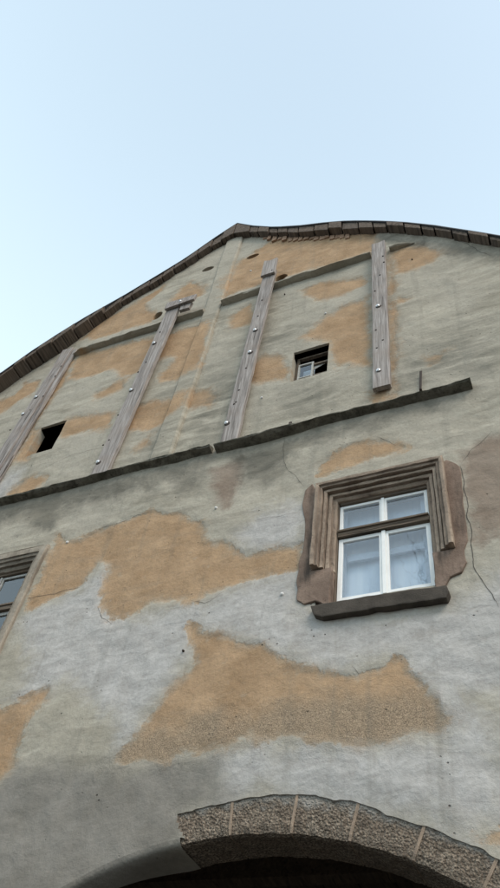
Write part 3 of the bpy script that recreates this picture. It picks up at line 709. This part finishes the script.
# ------------------------------------------------------------------ gateway arch
def arc_stone(a0, a1, r0, r1, y0, y1, mat, name, parent, nseg=10, rough=.008):
    b = MB(); v = []; na, nr, ny = nseg, 6, 8
    # face (y0), soffit (r0)
    for i in range(na+1):
        a = a0+(a1-a0)*i/na
        row = [(r1-(r1-r0)*j/nr, y0) for j in range(nr+1)]+[(r0, y0+(y1-y0)*j/ny) for j in range(1, ny+1)]
        for k, (r_, y) in enumerate(row):
            x = AX+r_*math.sin(a); z = AZ+r_*math.cos(a); q = 1.0 if 0 < i < na else .35
            if k == nr: y += .012; r_ = r_+.010; x = AX+r_*math.sin(a); z = AZ+r_*math.cos(a)
            v.append((x+rough*q*float(vnoise(x*9+y*5, z*9, 2, 81)), y+rough*1.6*q*float(vnoise(x*11, z*11+y*7, 2, 82)), z+rough*1.6*q*float(vnoise(x*10, z*7+y*9, 2, 83))))
    m = nr+ny+1
    f = [(i*m+j, (i+1)*m+j, (i+1)*m+j+1, i*m+j+1) for i in range(na) for j in range(m-1)]
    # sides: close with a back corner
    back = []
    for i in range(na+1):
        a = a0+(a1-a0)*i/na; back.append(len(v)); v.append((AX+r1*math.sin(a), y1, AZ+r1*math.cos(a)))
    f += [(i*m+m-1, (i+1)*m+m-1, back[i+1], back[i]) for i in range(na)] + [(back[i], back[i+1], (i+1)*m, i*m) for i in range(na)]
    f += [tuple(range(m))+(back[0],), tuple((na*m+j) for j in range(m))[::-1]+(back[na],)]
    return b.add(v, f).build(name, mat, parent, smooth=False)
joints = [-10.4, -3.0, 6.0, 14.2, 22.7, 31.3, 40.0, 48.5, 57.0, 62.4]
first = None
YA = .026; YI = .44
arch = bpy.data.objects.new('arch', None)
soff = []
# plastered part of the arch at the left: the coat turns round the arris into the soffit
v = []; f = []; aa = np.radians(np.linspace(-62.4, -10.4, 90)); row = [(.062, -.001), (.036, .005), (.016, .018), (.003, .042), (-.006, .085), (-.012, .15), (-.012, .28), (-.01, YI)]; m = len(row)
for a in aa:
    deep = .20+.24*min(1, max(0, (math.degrees(a)+26)/14))
    for (dr, y) in row:
        y = y if y < .1 else .085+(y-.085)*(deep-.085)/(YI-.085)
        r_ = AR+dr+.016*float(vnoise(a*8, y*5, 1, 91)); x = AX+r_*math.sin(a); z = AZ+r_*math.cos(a)
        v.append((x, y+float(wall_y(x, z))*max(0, 1-y/.06), z))
f = [(i*m+j, (i+1)*m+j, (i+1)*m+j+1, i*m+j+1) for i in range(len(aa)-1) for j in range(m-1)]
arch = mesh_obj('arch', v, [q[::-1] for q in f], PLASTER, HOUSE, smooth=True); paint(arch); arch['label'] = 'gateway arch, plastered at left and bare stone at right'
for a0, a1 in zip(joints, joints[1:]):
    arc_stone(math.radians(a0)+(.0022 if a0 > -10 else -.06), math.radians(a1)-.0022, AR, AR+.40, YA, YI, VOUSSOIR, 'voussoir', arch, 18)
for a0 in joints[1:-1]:
    j = arc_stone(math.radians(a0)-.0032, math.radians(a0)+.0032, AR+.004, AR+.33, YA-.006, YI-.02, MORTAR, 'mortar_joint', arch, 2, .004)
# jambs of the gateway
for sx_ in (-1, 1):
    xa = AX+sx_*3.07; xb = AX+sx_*3.5
    MB().box(min(xa, xb), max(xa, xb), .101, YI, 0, 2.46).build('jamb_stone', SANDSTONE, arch, bevel=.02)
# the passage behind: side walls, plank ceiling on beams, closed rear
for sx_ in (-1, 1):
    xa = AX+sx_*3.35; xb = AX+sx_*3.6
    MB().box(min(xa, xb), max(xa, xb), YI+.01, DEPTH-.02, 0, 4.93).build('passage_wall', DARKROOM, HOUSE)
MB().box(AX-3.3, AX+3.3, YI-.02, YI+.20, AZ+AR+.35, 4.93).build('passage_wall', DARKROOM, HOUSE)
for i in range(17):
    x = AX-3.3+i*.39
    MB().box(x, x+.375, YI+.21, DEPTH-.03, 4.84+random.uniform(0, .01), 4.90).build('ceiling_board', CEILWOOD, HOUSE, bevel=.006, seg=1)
for i in range(6):
    y = 1.5+i*1.6
    MB().box(AX-3.34, AX+3.34, y, y+.2, 4.6, 4.83).build('ceiling_beam', CEILWOOD, HOUSE, bevel=.02, jitter=.02)

# ------------------------------------------------------------------ cracks, pins and hooks
def crack(pts, w0=.010, y_off=-.0025, seed=0):
    q = PP(pts); c = []
    for (a, b), (c1, d1) in zip(q, q[1:]):
        n = max(2, int(math.hypot(c1-a, d1-b)/.03))
        for i in range(n):
            t = i/n; c.append((a+(c1-a)*t, b+(d1-b)*t))
    c.append(q[-1]); v = []
    for i, (x, z) in enumerate(c):
        x += .03*float(fbm(np.array(x), np.array(z), 7, 3, seed+3)); z += .03*float(fbm(np.array(x), np.array(z), 7, 3, seed+5))
        k = max(0, i-1); l_ = min(len(c)-1, i+1); dx, dz = c[l_][0]-c[k][0], c[l_][1]-c[k][1]; d = math.hypot(dx, dz)+1e-6
        w = .55*w0*(.35+1.2*abs(float(vnoise(x, z, 14, seed+7)))+.3)*min(1, .25+min(i, len(c)-1-i)/6)
        for s_ in (-1, 1):
            xx, zz = x-s_*dz/d*w/2, z+s_*dx/d*w/2; v.append((xx, float(wall_y(xx, zz))-.004, zz))
    mesh_obj('crack', v, [(2*i, 2*i+1, 2*i+3, 2*i+2) for i in range(len(c)-1)], CRACK, HOUSE)
crack([(461,466),(465,490),(468,515),(473,545),(474,566),(482,578),(491,592),(500,606)], .014, seed=1)
crack([(462,463),(470,450),(492,430)], .008, seed=2)
crack([(376,437),(392,443),(398,446)], .010, seed=3)
crack([(284,436),(284,462),(288,470),(298,478),(304,486)], .009, seed=4)
crack([(25,600),(60,592),(80,587)], .012, seed=5)
crack([(190,600),(205,604),(225,592)], .008, seed=6)
crack([(352,666),(358,672),(361,678)], .010, seed=7)
crack([(96,530),(120,522),(150,512)], .009, seed=8)
crack([(40,470),(70,455),(95,450),(118,444)], .008, seed=9)
crack([(97,606),(103,618),(111,624)], .010, seed=10)
crack([(255,520),(300,512)], .006, seed=11)
crack([(445,440),(455,436),(470,434)], .006, seed=12)
crack([(452,238),(468,244),(480,252),(492,256)], .014, seed=13)
def pin(px, py, mat, r=.022, name='wall_pin'):
    x, z = P(px, py); y = float(wall_y(x, z)); disc(name, x, y+.004, z, r, mat, HOUSE, .03)
for px, py in ((282, 594), (67, 542), (270, 277), (326, 314), (216, 508), (262, 398), (251, 271)): pin(px, py, PIN)
for px, py in ((412, 259), (285, 295), (184, 652)): pin(px, py, IRON, .014)
def hook(px0, py0, px1, py1, r=.018, out=.05):
    a = P(px0, py0, -out); b = P(px1, py1, -out); bm = MB(); n = 6; ring = []
    path = [(a[0], -out, a[1]), (b[0], -out, b[1]), (b[0], .05, b[1]-.02)]
    v = [(x+r*math.cos(2*math.pi*i/n), y-r*.3*math.sin(2*math.pi*i/n), z+(r*math.sin(2*math.pi*i/n) if k == 2 else 0)) for k, (x, y, z) in enumerate(path) for i in range(n)]
    f = [(k*n+i, k*n+(i+1) % n, (k+1)*n+(i+1) % n, (k+1)*n+i) for k in range(2) for i in range(n)]+[tuple(range(n)), tuple(2*n+i for i in range(n))]
    bm.add(v, f).build('iron_hook', IRON, HOUSE)
hook(421, 371, 420.5, 389)
hook(290.5, 422, 290, 429, .026, .03)

# ------------------------------------------------------------------ bare tree across the yard, mirrored in the window panes
BARK = plain('dark bare bark', (.06, .05, .042), .9, var=.4, scale=8, bump=.01)
def bare_tree(loc, height):
    v = []; f = []; tv = []; tf = []; rnd = random.Random(5)
    def limb(p, d, L_, r0, level, V_, F_):
        n = 5 if level < 3 else 3; seg = 4; ring0 = None; q = Vector(p); dd = Vector(d).normalized()
        for i in range(seg+1):
            rr = r0*(1-.55*i/seg); a = dd.orthogonal().normalized(); b = dd.cross(a); base = len(V_)
            V_ += [tuple(q+(a*math.cos(2*math.pi*k/n)+b*math.sin(2*math.pi*k/n))*rr) for k in range(n)]
            if ring0 is not None: F_ += [(ring0+k, ring0+(k+1) % n, base+(k+1) % n, base+k) for k in range(n)]
            ring0 = base
            if i < seg:
                dd = (dd+Vector((rnd.uniform(-1, 1), rnd.uniform(-1, 1), rnd.uniform(-.4, .8)))*.14).normalized(); q = q+dd*L_/seg
                if level < 5 and i >= (1 if level else 2):
                    for _ in range(2 if level < 4 else 1):
                        side = Vector((rnd.uniform(-1, 1), rnd.uniform(-1, 1), rnd.uniform(-.1, .7)))
                        limb(q, (dd*1.15+side).normalized(), L_*rnd.uniform(.36, .52), rr*.55, level+1, tv if level >= 1 else V_, tf if level >= 1 else F_)
    limb((0, 0, 0), (0, 0, 1), height*.52, .22, 0, v, f)
    t = bpy.data.objects.new('bare_tree', None); COL.objects.link(t); t.location = loc
    t['label'] = 'leafless tree across the yard, mirrored in the white window'; t['category'] = 'tree'
    mesh_obj('trunk', v, f, BARK, t); c = mesh_obj('crown', tv, tf, BARK, t)
bare_tree((-3.3, -14.0, 0), 24)
